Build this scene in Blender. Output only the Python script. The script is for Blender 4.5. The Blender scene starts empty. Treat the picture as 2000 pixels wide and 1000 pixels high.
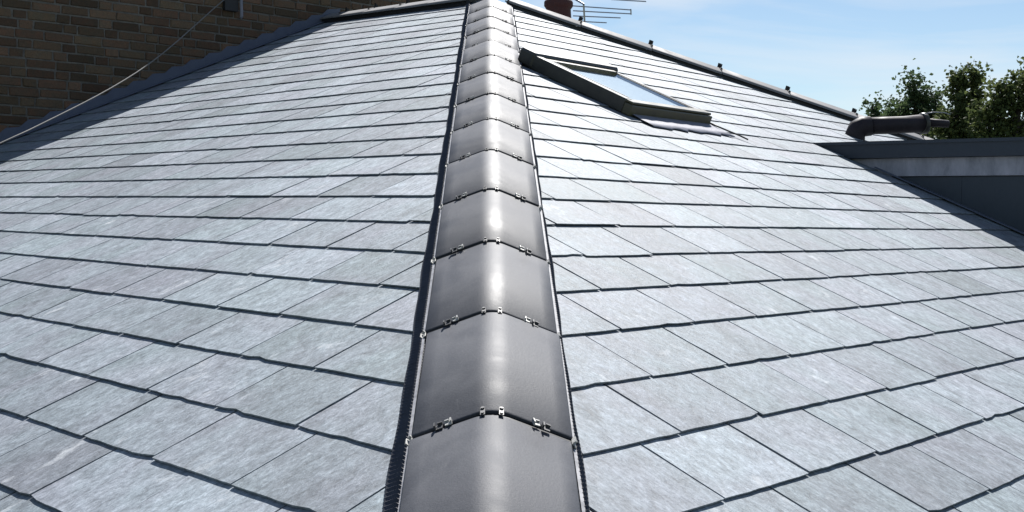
import bpy, bmesh, math, random
import numpy as np
from mathutils import Vector, Matrix
random.seed(7)
rng = random.Random(11)
sc = bpy.context.scene
C = bpy.context.scene.collection

# ------------------------------------------------------------------ camera
F = 2454.04                                   # focal length in pixels of a 2000 px wide frame
PIT, ROLL = -0.0305, 0.0174
CAM = Vector((0.0197, -1.7391, 0.5047))
fw = Vector((0, math.cos(PIT), math.sin(PIT)))
up0 = Vector((0, -math.sin(PIT), math.cos(PIT)))
rt0 = Vector((1, 0, 0))
rt = rt0 * math.cos(ROLL) + up0 * math.sin(ROLL)
up = -rt0 * math.sin(ROLL) + up0 * math.cos(ROLL)
cam_d = bpy.data.cameras.new('camera')
cam_d.sensor_width = 36
cam_d.lens = F / 2000 * 36
cam_d.clip_start = 0.05
cam_d.clip_end = 2000
cam = bpy.data.objects.new('camera', cam_d)
C.objects.link(cam)
cam.matrix_world = Matrix((( rt.x, up.x, -fw.x, CAM.x), (rt.y, up.y, -fw.y, CAM.y), (rt.z, up.z, -fw.z, CAM.z), (0, 0, 0, 1)))
sc.camera = cam

# ------------------------------------------------------------------ light
SUN_EL, SUN_AZ = math.radians(48), math.radians(9)     # azimuth to the right of +Y
w = bpy.data.worlds.new('World')
sc.world = w
w.use_nodes = True
nt = w.node_tree
nt.nodes.clear()
wo = nt.nodes.new('ShaderNodeOutputWorld')
bg = nt.nodes.new('ShaderNodeBackground')
sky = nt.nodes.new('ShaderNodeTexSky')
sky.sky_type = 'NISHITA'
sky.sun_disc = False
sky.sun_elevation = SUN_EL
sky.sun_rotation = SUN_AZ
sky.air_density = 1.0
sky.dust_density = 0.15
sky.ozone_density = 2.5
tc = nt.nodes.new('ShaderNodeTexCoord')
mp = nt.nodes.new('ShaderNodeMapping')
mp.inputs['Scale'].default_value = (2.2, 2.2, 9.0)
mp.inputs['Rotation'].default_value = (0.06, 0.10, 0.4)
nz = nt.nodes.new('ShaderNodeTexNoise')
nz.inputs['Scale'].default_value = 1.6
nz.inputs['Detail'].default_value = 7
nz.inputs['Roughness'].default_value = 0.55
nz.inputs['Distortion'].default_value = 0.6
rp_ = nt.nodes.new('ShaderNodeMapRange')
rp_.inputs[1].default_value = 0.49
rp_.inputs[2].default_value = 0.78
rp_.inputs[3].default_value = 0.0
rp_.inputs[4].default_value = 0.75
mx = nt.nodes.new('ShaderNodeMix')
mx.data_type = 'RGBA'
mx.inputs[7].default_value = (8.6, 8.9, 9.3, 1)
nt.links.new(tc.outputs['Generated'], mp.inputs['Vector'])
nt.links.new(mp.outputs['Vector'], nz.inputs['Vector'])
nt.links.new(nz.outputs['Fac'], rp_.inputs[0])
nt.links.new(rp_.outputs[0], mx.inputs[0])
nt.links.new(sky.outputs[0], mx.inputs[6])
nt.links.new(mx.outputs[2], bg.inputs['Color'])
bg.inputs['Strength'].default_value = 0.056
nt.links.new(bg.outputs[0], wo.inputs['Surface'])

sun_d = bpy.data.lights.new('sun', 'SUN')
sun_d.energy = 5.0
sun_d.angle = math.radians(0.53)
sun_d.color = (1.0, 0.975, 0.94)
sun = bpy.data.objects.new('sun', sun_d)
C.objects.link(sun)
sdir = Vector((math.sin(SUN_AZ) * math.cos(SUN_EL), math.cos(SUN_AZ) * math.cos(SUN_EL), math.sin(SUN_EL)))
sun.rotation_euler = sdir.to_track_quat('Z', 'Y').to_euler()
sun.location = (0, 0, 30)

sc.view_settings.view_transform = 'Standard'
sc.view_settings.look = 'None'
sc.view_settings.exposure = 0.84
sc.view_settings.gamma = 1

# ------------------------------------------------------------------ geometry of the roof
G = 0.2
TL, TR, AL, AR, BL0, BR0 = 0.408549, 0.406635, 0.741601, 0.701367, 0.202428, 0.202318


def basis(a, t, side):
    c = Vector((side * math.sin(a), math.cos(a), 0))
    h = Vector((-side * math.cos(a), math.sin(a), 0))
    u = h * math.cos(t) + Vector((0, 0, math.sin(t)))
    n = c.cross(u)
    if n.z < 0:
        n = -n
    return c, u, n, h


cL, uL, nL, hL = basis(AL, TL, -1)
cR, uR, nR, hR = basis(AR, TR, 1)
HD = nL.cross(nR)
if HD.z < 0:
    HD = -HD
HD.normalize()
EX = HD.cross(Vector((0, 0, 1))).normalized()
EZ = EX.cross(HD).normalized()
hla, hlb = HD.dot(cL), HD.dot(uL)
hra, hrb = HD.dot(cR), HD.dot(uR)
K_TOP = 24.3
K_EAVE = -6
A_WALL = 7.8


def ahipL(b): return b * hla / hlb
def ahipR(b): return b * hra / hrb


def fan(a, k):
    """the upper courses of the left slope open out a little towards the wall"""
    f = max(0.0, (k - 13) / 11.0)
    return max(0.0, a - ahipL(BL0 + k * G)) * 0.80 * f ** 1.4


def LP(a, b, n=0.0): return cL * a + uL * b + nL * n
def LK(a, k, n=0.0): return LP(a, BL0 + G * (k + fan(a, k)), n)
def RP(a, b, n=0.0): return cR * a + uR * b + nR * n
def RK(a, k, n=0.0): return RP(a, BR0 + G * k, n)


# the far hip in the right slope, as a line in (a, b)
FH0 = (5.5256, 5.0454)
FH1 = (7.6918, 2.8604)


def afar(b):
    return FH0[0] + (FH1[0] - FH0[0]) * (b - FH0[1]) / (FH1[1] - FH0[1])


def px(P):
    v = P - CAM
    z = v.dot(fw)
    if z < 0.05:
        return None
    return 1000 + F * v.dot(rt) / z, 500 - F * v.dot(up) / z


# ------------------------------------------------------------------ object helpers
def link(name, me, mat=None, parent=None, label=None, cat=None, group=None, kind=None):
    o = bpy.data.objects.new(name, me)
    C.objects.link(o)
    if me is not None and mat is not None and len(me.materials) == 0:
        me.materials.append(mat)
    if parent is not None:
        o.parent = parent
    tag(o, label, cat, group, kind)
    return o


def tag(o, label=None, cat=None, group=None, kind=None):
    if label: o['label'] = label
    if cat: o['category'] = cat
    if group: o['group'] = group
    if kind: o['kind'] = kind


def empty(name, loc, label=None, cat=None, group=None, kind=None):
    o = link(name, None, None, None, label, cat, group, kind)
    o.location = loc
    o.empty_display_size = 0.1
    return o


def mesh(name, verts, faces, smooth=False):
    me = bpy.data.meshes.new(name)
    me.from_pydata([tuple(v) for v in verts], [], faces)
    me.update()
    if smooth:
        for p in me.polygons:
            p.use_smooth = True
    return me


class MB:
    """collects simple shapes into one mesh"""
    def __init__(s): s.v, s.f = [], []

    def add(s, vs, fs):
        n = len(s.v)
        s.v += [Vector(v) for v in vs]
        s.f += [tuple(i + n for i in f) for f in fs]

    def hexa(s, p):       # 8 points, bottom 4 then top 4
        s.add(p, [(3, 2, 1, 0), (4, 5, 6, 7), (0, 1, 5, 4), (1, 2, 6, 5), (2, 3, 7, 6), (3, 0, 4, 7)])

    def frame_box(s, o, x, y, z, x0, x1, y0, y1, z0, z1):
        P = lambda a, b, c: o + x * a + y * b + z * c
        s.hexa([P(x0, y0, z0), P(x1, y0, z0), P(x1, y1, z0), P(x0, y1, z0), P(x0, y0, z1), P(x1, y0, z1), P(x1, y1, z1), P(x0, y1, z1)])

    def tube(s, pts, r, seg=8, cap=True):
        rs = r if isinstance(r, (list, tuple)) else [r] * len(pts)
        pts = [Vector(p) for p in pts]
        rings = []
        ref = None
        for i, p in enumerate(pts):
            d = (pts[min(i + 1, len(pts) - 1)] - pts[max(i - 1, 0)]).normalized()
            if ref is None:
                ref = Vector((0, 0, 1)) if abs(d.z) < 0.9 else Vector((1, 0, 0))
            a = d.cross(ref).normalized()
            b = a.cross(d).normalized()
            ref = b
            rings.append([p + (a * math.cos(2 * math.pi * k / seg) + b * math.sin(2 * math.pi * k / seg)) * rs[i] for k in range(seg)])
        vs = [v for rg in rings for v in rg]
        fs = []
        for i in range(len(pts) - 1):
            for k in range(seg):
                k2 = (k + 1) % seg
                fs.append((i * seg + k, i * seg + k2, (i + 1) * seg + k2, (i + 1) * seg + k))
        if cap:
            fs.append(tuple(range(seg))[::-1])
            fs.append(tuple((len(pts) - 1) * seg + k for k in range(seg)))
        s.add(vs, fs)

    def build(s, name, mat, parent=None, smooth=False, bevel=0, **kw):
        me = mesh(name, s.v, s.f, smooth)
        bm = bmesh.new()
        bm.from_mesh(me)
        bmesh.ops.recalc_face_normals(bm, faces=bm.faces)
        if bevel:
            bmesh.ops.bevel(bm, geom=list(bm.edges), offset=bevel, segments=1, affect='EDGES', clamp_overlap=True)
        bm.to_mesh(me)
        bm.free()
        return link(name, me, mat, parent, **kw)


def local(o):
    """parent-relative placement of meshes written in world coordinates"""
    o.matrix_parent_inverse = Matrix.Translation(-o.parent.location) if o.parent else Matrix()
    return o


# ------------------------------------------------------------------ materials
def mat(name, col, rough=0.6, spec=0.5, metal=0.0):
    m = bpy.data.materials.new(name)
    m.use_nodes = True
    b = m.node_tree.nodes['Principled BSDF']
    b.inputs['Base Color'].default_value = (*col, 1)
    b.inputs['Roughness'].default_value = rough
    b.inputs['Specular IOR Level'].default_value = spec
    b.inputs['Metallic'].default_value = metal
    return m


class NB:
    def __init__(s, m): s.t = m.node_tree; s.b = s.t.nodes['Principled BSDF']
    def n(s, typ, **kw):
        x = s.t.nodes.new(typ)
        for k, v in kw.items():
            if k.startswith('i_'):
                x.inputs[k[2:].replace('_', ' ')].default_value = v
            else:
                setattr(x, k, v)
        return x
    def l(s, a, b): s.t.links.new(a, b)
    def noise(s, vec, scale, detail=4, rough=0.55, dist=0.0):
        x = s.n('ShaderNodeTexNoise')
        x.inputs['Scale'].default_value = scale
        x.inputs['Detail'].default_value = detail
        x.inputs['Roughness'].default_value = rough
        x.inputs['Distortion'].default_value = dist
        if vec is not None: s.l(vec, x.inputs['Vector'])
        return x.outputs['Fac']
    def rng(s, v, a, b, c, d):
        x = s.n('ShaderNodeMapRange')
        for i, q in enumerate((a, b, c, d)): x.inputs[i + 1].default_value = q
        s.l(v, x.inputs[0])
        return x.outputs[0]
    def mix(s, f, a, b, typ='MIX'):
        x = s.n('ShaderNodeMix', data_type='RGBA', blend_type=typ)
        for sock, v in ((0, f), (6, a), (7, b)):
            if hasattr(v, 'links'): s.l(v, x.inputs[sock])
            elif sock == 0: x.inputs[0].default_value = v
            else: x.inputs[sock].default_value = (*v, 1)
        return x.outputs[2]
    def math(s, op, a, b=None):
        x = s.n('ShaderNodeMath', operation=op)
        for i, v in enumerate((a, b)):
            if v is None: continue
            if hasattr(v, 'links'): s.l(v, x.inputs[i])
            else: x.inputs[i].default_value = v
        return x.outputs[0]
    def bump(s, h, strength, dist):
        x = s.n('ShaderNodeBump')
        x.inputs['Strength'].default_value = strength
        x.inputs['Distance'].default_value = dist
        s.l(h, x.inputs['Height'])
        s.l(x.outputs[0], s.b.inputs['Normal'])


def slate_material(name, axis_angle):
    m = mat(name, (0.25, 0.28, 0.31), 0.5, 0.19)
    q = NB(m)
    at = q.n('ShaderNodeAttribute', attribute_name='tone')
    sep = q.n('ShaderNodeSeparateColor')
    q.l(at.outputs['Color'], sep.inputs[0])
    geo = q.n('ShaderNodeNewGeometry')
    # every slate takes its own cut of the pattern
    off = q.n('ShaderNodeVectorMath', operation='MULTIPLY_ADD')
    q.l(at.outputs['Color'], off.inputs[0])
    off.inputs[1].default_value = (7.3, 5.1, 9.7)
    q.l(geo.outputs['Position'], off.inputs[2])
    rot = q.n('ShaderNodeVectorRotate', rotation_type='Z_AXIS')
    rot.inputs['Angle'].default_value = axis_angle
    q.l(off.outputs[0], rot.inputs['Vector'])
    mp = q.n('ShaderNodeMapping')
    mp.inputs['Scale'].default_value = (1.0, 0.45, 1.0)
    q.l(rot.outputs[0], mp.inputs['Vector'])
    V = mp.outputs[0]
    big = q.noise(V, 5.0, 4, 0.6, 0.2)
    mid = q.noise(V, 30, 9, 0.8, 0.15)
    fine = q.noise(V, 150, 5, 0.7)
    c1 = q.mix(sep.outputs[0], (0.197, 0.236, 0.253), (0.212, 0.230, 0.260))    # green-grey to mauve-grey
    c2 = q.mix(q.rng(big, 0.35, 0.68, 0, 1), c1, (0.224, 0.260, 0.288))
    c2 = q.mix(q.rng(q.noise(off.outputs[0], 3.3, 3, 0.5, 0.3), 0.45, 0.65, 0, 0.5), c2, (0.226, 0.232, 0.268))
    val = q.rng(sep.outputs[1], 0, 1, 0.74, 1.22)
    v2 = q.math('MULTIPLY', val, q.rng(mid, 0.3, 0.7, 0.55, 1.44))
    mp2 = q.n('ShaderNodeMapping')
    mp2.inputs['Scale'].default_value = (1.0, 0.16, 1.0)
    q.l(rot.outputs[0], mp2.inputs['Vector'])
    grain = q.noise(mp2.outputs[0], 85, 6, 0.75, 0.3)
    v2 = q.math('MULTIPLY', v2, q.rng(grain, 0.32, 0.68, 0.72, 1.28))
    # darker damp and dirt blotches on some
    blot = q.math('MULTIPLY', q.rng(q.noise(V, 9, 6, 0.7, 0.4), 0.52, 0.70, 0, 1), q.rng(sep.outputs[2], 0.0, 0.8, 0.46, 0.0))
    v2 = q.math('MULTIPLY', v2, q.math('SUBTRACT', 1.0, blot))
    v3 = q.math('MULTIPLY', v2, q.rng(fine, 0.3, 0.7, 0.74, 1.26))
    hs = q.n('ShaderNodeHueSaturation')
    q.l(c2, hs.inputs['Color']); q.l(v3, hs.inputs['Value'])
    # pale bruises and chalky rubs on some of the slates
    rub = q.math('MULTIPLY', q.rng(q.noise(V, 12, 8, 0.74, 0.5), 0.58, 0.72, 0, 1), q.rng(sep.outputs[2], 0.25, 1.0, 0.08, 1.0))
    col = q.mix(rub, hs.outputs[0], (0.56, 0.58, 0.60))
    q.l(col, q.b.inputs['Base Color'])
    q.l(q.rng(mid, 0.3, 0.7, 0.56, 0.70), q.b.inputs['Roughness'])
    hgt = q.math('ADD', q.math('ADD', mid, grain), q.math('MULTIPLY', fine, 0.4))
    q.bump(hgt, 0.75, 0.0028)
    return m


M_slateL = slate_material('slate_left', AL)
M_slateR = slate_material('slate_right', -AR)


def mottled(name, c1, c2, rough, scale=12, spec=0.5, bump=0.0, metal=0.0, fine=90, stretch=(1, 1, 1)):
    m = mat(name, c1, rough, spec, metal)
    q = NB(m)
    geo = q.n('ShaderNodeNewGeometry')
    mp = q.n('ShaderNodeMapping')
    mp.inputs['Scale'].default_value = stretch
    q.l(geo.outputs['Position'], mp.inputs['Vector'])
    a = q.noise(mp.outputs[0], scale, 6, 0.62, 0.4)
    b = q.noise(mp.outputs[0], fine, 4, 0.7)
    f = q.math('ADD', q.math('MULTIPLY', q.rng(a, 0.3, 0.7, 0, 1), 0.7), q.math('MULTIPLY', q.rng(b, 0.3, 0.7, 0, 1), 0.3))
    q.l(q.mix(f, c1, c2), q.b.inputs['Base Color'])
    q.l(q.rng(a, 0.3, 0.7, rough * 0.85, min(1, rough * 1.15)), q.b.inputs['Roughness'])
    if bump:
        q.bump(q.math('ADD', a, b), 0.6, bump)
    return m


M_tile = mottled('hip_tile_grey', (0.034, 0.036, 0.043), (0.076, 0.079, 0.090), 0.56, 6, 0.17, 0.0007, fine=210)
_q = NB(M_tile)
_bc = _q.b.inputs['Base Color'].links[0].from_socket
_oi = _q.n('ShaderNodeObjectInfo')
_hs = _q.n('ShaderNodeHueSaturation')
_q.l(_bc, _hs.inputs['Color'])
_q.l(_q.rng(_oi.outputs['Random'], 0, 1, 0.86, 1.16), _hs.inputs['Value'])
_tcn = _q.n('ShaderNodeTexCoord')
_mpn = _q.n('ShaderNodeMapping')
_mpn.inputs['Scale'].default_value = (3.0, 0.6, 1.0)
_ad = _q.n('ShaderNodeVectorMath', operation='ADD')
_q.l(_tcn.outputs['Object'], _ad.inputs[0])
_q.l(_oi.outputs['Random'], _ad.inputs[1])
_q.l(_ad.outputs[0], _mpn.inputs['Vector'])
_sc = _q.rng(_q.noise(_mpn.outputs[0], 14, 8, 0.75, 0.6), 0.60, 0.75, 0, 0.40)
_dk = _q.rng(_q.noise(_ad.outputs[0], 60, 5, 0.7, 0.2), 0.66, 0.74, 0, 0.5)
_q.l(_q.mix(_dk, _q.mix(_sc, _hs.outputs[0], (0.18, 0.18, 0.185)), (0.04, 0.04, 0.04)), _q.b.inputs['Base Color'])
M_ridge = mottled('ridge_tile_grey', (0.15, 0.148, 0.15), (0.23, 0.225, 0.225), 0.7, 9, 0.2, 0.001)
M_seal = mat('black_rubber', (0.012, 0.012, 0.013), 0.55)
M_roll = mottled('vent_roll_dark', (0.016, 0.019, 0.028), (0.05, 0.055, 0.075), 0.6, 40)
M_trim = mottled('pale_trim', (0.12, 0.12, 0.13), (0.40, 0.40, 0.42), 0.55, 30)
M_clip = mottled('bright_clip', (0.20, 0.20, 0.19), (0.52, 0.51, 0.48), 0.5, 60, metal=0.2)
M_clipd = mat('grey_clip', (0.05, 0.05, 0.053), 0.55, 0.4, 0.0)
M_deck = mat('deck_felt', (0.02, 0.02, 0.023), 0.9)
M_lead = mottled('lead_blue_grey', (0.075, 0.09, 0.135), (0.12, 0.135, 0.18), 0.55, 7)
M_leadpale = mottled('lead_pale', (0.16, 0.165, 0.20), (0.27, 0.27, 0.315), 0.6, 16, 0.3, bump=0.002)
M_mortar = mottled('mortar', (0.075, 0.068, 0.058), (0.22, 0.20, 0.17), 0.95, 14, bump=0.003)
M_frame = mottled('window_frame_olive', (0.050, 0.045, 0.024), (0.105, 0.092, 0.045), 0.42, 18)
M_frame2 = mottled('window_cover_dark', (0.026, 0.025, 0.020), (0.060, 0.055, 0.038), 0.42, 18)
M_alu = mat('aluminium_bead', (0.62, 0.62, 0.62), 0.32, 0.5, 0.6)
M_blind = mat('pale_blind', (0.58, 0.61, 0.64), 0.8)
M_fascia = mottled('fascia_navy', (0.016, 0.023, 0.036), (0.032, 0.042, 0.058), 0.45, 6)
M_band = mottled('weathered_band', (0.20, 0.205, 0.23), (0.48, 0.46, 0.51), 0.75, 11, stretch=(1, 1, 0.35))
M_cheek = mottled('cheek_panel', (0.022, 0.032, 0.045), (0.042, 0.054, 0.068), 0.5, 5, stretch=(1, 1, 0.3))
M_pipe = mottled('pipe_dark', (0.014, 0.011, 0.014), (0.038, 0.029, 0.031), 0.6, 20, 0.25)
M_pot = mottled('pot_terracotta', (0.050, 0.016, 0.016), (0.085, 0.030, 0.026), 0.8, 16, bump=0.002)
M_stack = mottled('stack_brick', (0.12, 0.07, 0.055), (0.2, 0.12, 0.09), 0.9, 12)
M_alum = mat('aerial_metal', (0.30, 0.31, 0.33), 0.4, 0.5, 0.7)
M_cable = mat('cable_grey', (0.16, 0.155, 0.145), 0.7, 0.3)
M_dark = mat('dark_iron', (0.015, 0.015, 0.016), 0.6)
M_render = mottled('house_render', (0.42, 0.40, 0.36), (0.52, 0.50, 0.46), 0.9, 3)
M_grass = mottled('ground_grass', (0.04, 0.06, 0.025), (0.08, 0.095, 0.045), 0.95, 0.4, fine=6)
M_bark = mottled('bark', (0.03, 0.025, 0.02), (0.06, 0.05, 0.04), 0.95, 8)

# glass: sky mirrored over what lies behind it
M_glass = bpy.data.materials.new('window_glass')
M_glass.use_nodes = True
_t = M_glass.node_tree
_t.nodes.clear()
_o = _t.nodes.new('ShaderNodeOutputMaterial')
_g = _t.nodes.new('ShaderNodeBsdfGlossy')
_g.inputs['Roughness'].default_value = 0.03
_tr = _t.nodes.new('ShaderNodeBsdfTransparent')
_tr.inputs[0].default_value = (0.93, 0.96, 0.97, 1)
_f = _t.nodes.new('ShaderNodeFresnel')
_f.inputs[0].default_value = 1.55
_m = _t.nodes.new('ShaderNodeMixShader')
_gb = _t.nodes.new('ShaderNodeNewGeometry')
_mm = _t.nodes.new('ShaderNodeMath')
_mm.operation = 'SUBTRACT'
_mm.use_clamp = True
_t.links.new(_f.outputs[0], _mm.inputs[0])
_t.links.new(_gb.outputs['Backfacing'], _mm.inputs[1])
_t.links.new(_mm.outputs[0], _m.inputs[0])
_t.links.new(_tr.outputs[0], _m.inputs[1])
_t.links.new(_g.outputs[0], _m.inputs[2])
_t.links.new(_m.outputs[0], _o.inputs[0])


def brick_material():
    m = mat('old_brick', (0.1, 0.07, 0.05), 0.9, 0.3)
    q = NB(m)
    at = q.n('ShaderNodeAttribute', attribute_name='tone')
    sep = q.n('ShaderNodeSeparateColor')
    q.l(at.outputs['Color'], sep.inputs[0])
    geo = q.n('ShaderNodeNewGeometry')
    a = q.noise(geo.outputs['Position'], 16, 6, 0.65, 0.5)
    b = q.noise(geo.outputs['Position'], 80, 4, 0.7)
    c = q.mix(sep.outputs[0], (0.118, 0.078, 0.044), (0.160, 0.086, 0.052))
    c = q.mix(q.rng(a, 0.35, 0.7, 0, 0.6), c, (0.085, 0.080, 0.055))
    v = q.math('MULTIPLY', q.rng(sep.outputs[1], 0, 1, 0.55, 1.3), q.rng(b, 0.3, 0.7, 0.8, 1.2))
    hs = q.n('ShaderNodeHueSaturation')
    q.l(c, hs.inputs['Color']); q.l(v, hs.inputs['Value'])
    q.l(hs.outputs[0], q.b.inputs['Base Color'])
    q.bump(q.math('ADD', a, b), 0.7, 0.004)
    return m


M_brick = brick_material()


def leaf_material(name, c1, c2):
    m = mat(name, c1, 0.6, 0.12)
    q = NB(m)
    at = q.n('ShaderNodeAttribute', attribute_name='tone')
    sep = q.n('ShaderNodeSeparateColor')
    q.l(at.outputs['Color'], sep.inputs[0])
    c = q.mix(sep.outputs[0], c1, c2)
    q.l(c, q.b.inputs['Base Color'])
    tr = q.n('ShaderNodeBsdfTranslucent')
    q.l(c, tr.inputs['Color'])
    mxs = q.n('ShaderNodeMixShader')
    mxs.inputs[0].default_value = 0.42
    out = q.t.nodes['Material Output']
    q.l(q.b.outputs[0], mxs.inputs[1]); q.l(tr.outputs[0], mxs.inputs[2]); q.l(mxs.outputs[0], out.inputs[0])
    return m


def set_tone(me, cols):
    a = me.attributes.new('tone', 'FLOAT_COLOR', 'POINT')
    a.data.foreach_set('color', [x for c in cols for x in (*c, 1.0)])


# ------------------------------------------------------------------ ground
g_ = MB()
g_.add([(-900, -900, -6.2), (900, -900, -6.2), (900, 900, -6.2), (-900, 900, -6.2)], [(0, 1, 2, 3)])
g_.build('ground', M_grass, kind='structure')

# ------------------------------------------------------------------ the roof
bE = BL0 + K_EAVE * G                                       # slope distance of the eaves
corner = HD * (bE / hlb)
apex = HD * ((BL0 + K_TOP * G) / hlb)
roof = empty('slate_roofed_house', Vector((corner.x, corner.y, -6.2)), 'house with a hipped roof of pale grey slates and a grey tiled hip', 'house')


def clip_poly(poly, side):
    """keep the part of a polygon [(a,b)] where side(a,b) >= 0"""
    out = []
    n = len(poly)
    for i in range(n):
        p, r = poly[i], poly[(i + 1) % n]
        sp, sr = side(*p), side(*r)
        if sp >= 0: out.append(p)
        if (sp >= 0) != (sr >= 0):
            t = sp / (sp - sr)
            out.append((p[0] + (r[0] - p[0]) * t, p[1] + (r[1] - p[1]) * t))
    return out


def area2(poly):
    return 0.5 * sum(poly[i][0] * poly[(i + 1) % len(poly)][1] - poly[(i + 1) % len(poly)][0] * poly[i][1] for i in range(len(poly)))


SW = 0.317                                     # slate width
slates = []                                    # (screen area, world verts, faces, tone, which)


def make_slate(a0, a1, k, which):
    gap = rng.choice((0.0020, 0.0032, 0.0044, 0.0052))
    a0 += gap; a1 -= gap
    dt = rng.gauss(0, 0.0010)                  # tail above or below the line
    if rng.random() < 0.014: dt -= 0.009
    skew = rng.gauss(0, 0.0009)
    th = rng.uniform(0.0034, 0.0052)
    th *= 0.76 if which == 'R' else 0.9
    lift = max(0.0, rng.gauss(-0.0004, 0.0010))
    nt_, ns = 8, 4
    # perimeter in local (a, v): v along the slope from the tail
    L = G + 0.028
    P = []
    chip = rng.random() < 0.22
    ci = rng.randrange(1, nt_)
    for i in range(nt_ + 1):
        a = a0 + (a1 - a0) * i / nt_
        v = dt + skew * (i / nt_ - 0.5) * 2 + rng.gauss(0, 0.0006)
        if i in (0, nt_): v += (rng.uniform(0.004, 0.010) if rng.random() < 0.05 else abs(rng.gauss(0.0, 0.0006)))
        if chip and i == ci: v += rng.uniform(0.002, 0.007)
        P.append((a, v))
    for i in range(1, ns):
        P.append((a1 + rng.gauss(0, 0.0007), dt + (L - dt) * i / ns))
    P.append((a1, L)); P.append((a0, L))
    for i in range(ns - 1, 0, -1):
        P.append((a0 + rng.gauss(0, 0.0007), dt + (L - dt) * i / ns))
    b0 = BL0 + k * G
    if which == 'L':
        side = lambda a, v: a - ahipL(b0 + v) - 0.055
        poly = clip_poly(P, side)
        poly = clip_poly(poly, lambda a, v: A_WALL - 0.012 - a)
        poly = clip_poly(poly, lambda a, v: BL0 + K_TOP * G - 0.02 - (b0 + v))
    else:
        side = lambda a, v: a - ahipR(b0 + v) - 0.055
        poly = clip_poly(P, side)
        poly = clip_poly(poly, lambda a, v: afar(b0 + v) - 0.05 - a)
        poly = clip_poly(poly, lambda a, v: BR0 + K_TOP * G - 0.02 - (b0 + v))
    if len(poly) < 3 or abs(area2(poly)) < 0.0006:
        return
    tilt = rng.gauss(0, 0.0006)
    am = (a0 + a1) / 2
    def top(a, v): return 0.0140 + (th - 0.0043) * 0.5 + lift * (1 - v / G) + tilt * (a - am) / SW - 0.0058 * v / G
    def W(a, v, n):
        if which == 'L': return LP(a, b0 + v + G * fan(a, k + v / G), n)
        return RP(a, b0 + v, n)
    n = len(poly)
    if area2(poly) < 0: poly = poly[::-1]
    vs = [W(a, v, top(a, v)) for a, v in poly] + [W(a, v, top(a, v) - th) for a, v in poly]
    ctr = (sum(p[0] for p in poly) / n, sum(p[1] for p in poly) / n)
    fl = (which == 'R')
    fs = [tuple(range(n))] + [(i, i + n, (i + 1) % n + n, (i + 1) % n) for i in range(n)]
    # screen size of the visible part
    vis = [p for p in (px(W(a, min(v, G), top(a, min(v, G)))) for a, v in poly) if p]
    sa = 0
    if len(vis) == n:
        cx = sum(p[0] for p in vis) / n; cy = sum(p[1] for p in vis) / n
        if -60 < cx < 2060 and -20 < cy < 1060:
            sa = abs(area2(vis))
    tone = (rng.random() if rng.random() < 0.7 else rng.choice((0.02, 0.98)), min(1, max(0, rng.gauss(0.5, 0.22))), rng.random())
    slates.append((sa, vs, fs, tone, which))


for k in range(K_EAVE, int(K_TOP) + 1):
    # left slope
    ph = 0.809 + (0.5 if k % 2 else 0) * SW + rng.gauss(0, 0.018)
    a = ph - SW * 12
    while a < A_WALL + 0.1:
        wd = SW + rng.gauss(0, 0.006)
        if a + wd > ahipL(BL0 + k * G) - 0.05:
            make_slate(a, a + wd, k, 'L')
        a += wd
    ph = (0.889 if k % 2 and k > 1 else 0.951 if k % 2 else 0.780) + rng.gauss(0, 0.018)
    a = ph - SW * 12
    amax = afar(BR0 + k * G) + 0.2
    while a < amax:
        wd = SW + rng.gauss(0, 0.006)
        # the dormer stands in the slope: no slates inside it
        if a + wd > ahipR(BR0 + k * G) - 0.05 and not (a > 5.5 and k < 9 and a < 7.6):
            make_slate(a, a + wd, k, 'R')
        a += wd

slates.sort(key=lambda s: -s[0])


def orient(me):
    bm = bmesh.new(); bm.from_mesh(me)
    bmesh.ops.recalc_face_normals(bm, faces=bm.faces)
    bm.to_mesh(me); bm.free()


def slate_mesh(items, name):
    v, f, cols, mi = [], [], [], []
    for (_, vs, fs, tone, which) in items:
        o = len(v)
        # make the top face look up
        n = len(vs) // 2
        nn = (vs[1] - vs[0]).cross(vs[n // 2] - vs[0])
        rev = False
        ar = Vector((0, 0, 0))
        for i in range(n): ar += vs[i].cross(vs[(i + 1) % n])
        if ar.z < 0: rev = True
        v += vs
        for q in fs:
            q = tuple(i + o for i in q)
            f.append(q[::-1] if rev else q)
            mi.append(0 if which == 'L' else 1)
        cols += [tone] * len(vs)
    me = mesh(name, v, f)
    set_tone(me, cols)
    return me, mi


for it in slates[:300]:
    me, mi = slate_mesh([it], 'slate')
    ctr = sum((v for v in it[1]), Vector()) / len(it[1])
    me.transform(Matrix.Translation(-ctr))
    me.materials.append(M_slateL if it[4] == 'L' else M_slateR)
    o = link('slate', me, None, roof)
    o.location = ctr - roof.location
me, mi = slate_mesh(slates[300:], 'slate_field')
me.materials.append(M_slateL); me.materials.append(M_slateR)
me.polygons.foreach_set('material_index', mi)
local(link('slate_field', me, None, roof, kind='stuff'))

# decking under the slates
def deck(pts, name='roof_deck', m=M_deck, dn=Vector((0, 0, -0.03)), off=0.0):
    b = MB()
    n = len(pts)
    b.add([p for p in pts] + [p + dn for p in pts], [tuple(range(n)), tuple(range(2 * n - 1, n - 1, -1))] + [(i, (i + 1) % n, (i + 1) % n + n, i + n) for i in range(n)])
    return local(b.build(name, m, roof))


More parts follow.
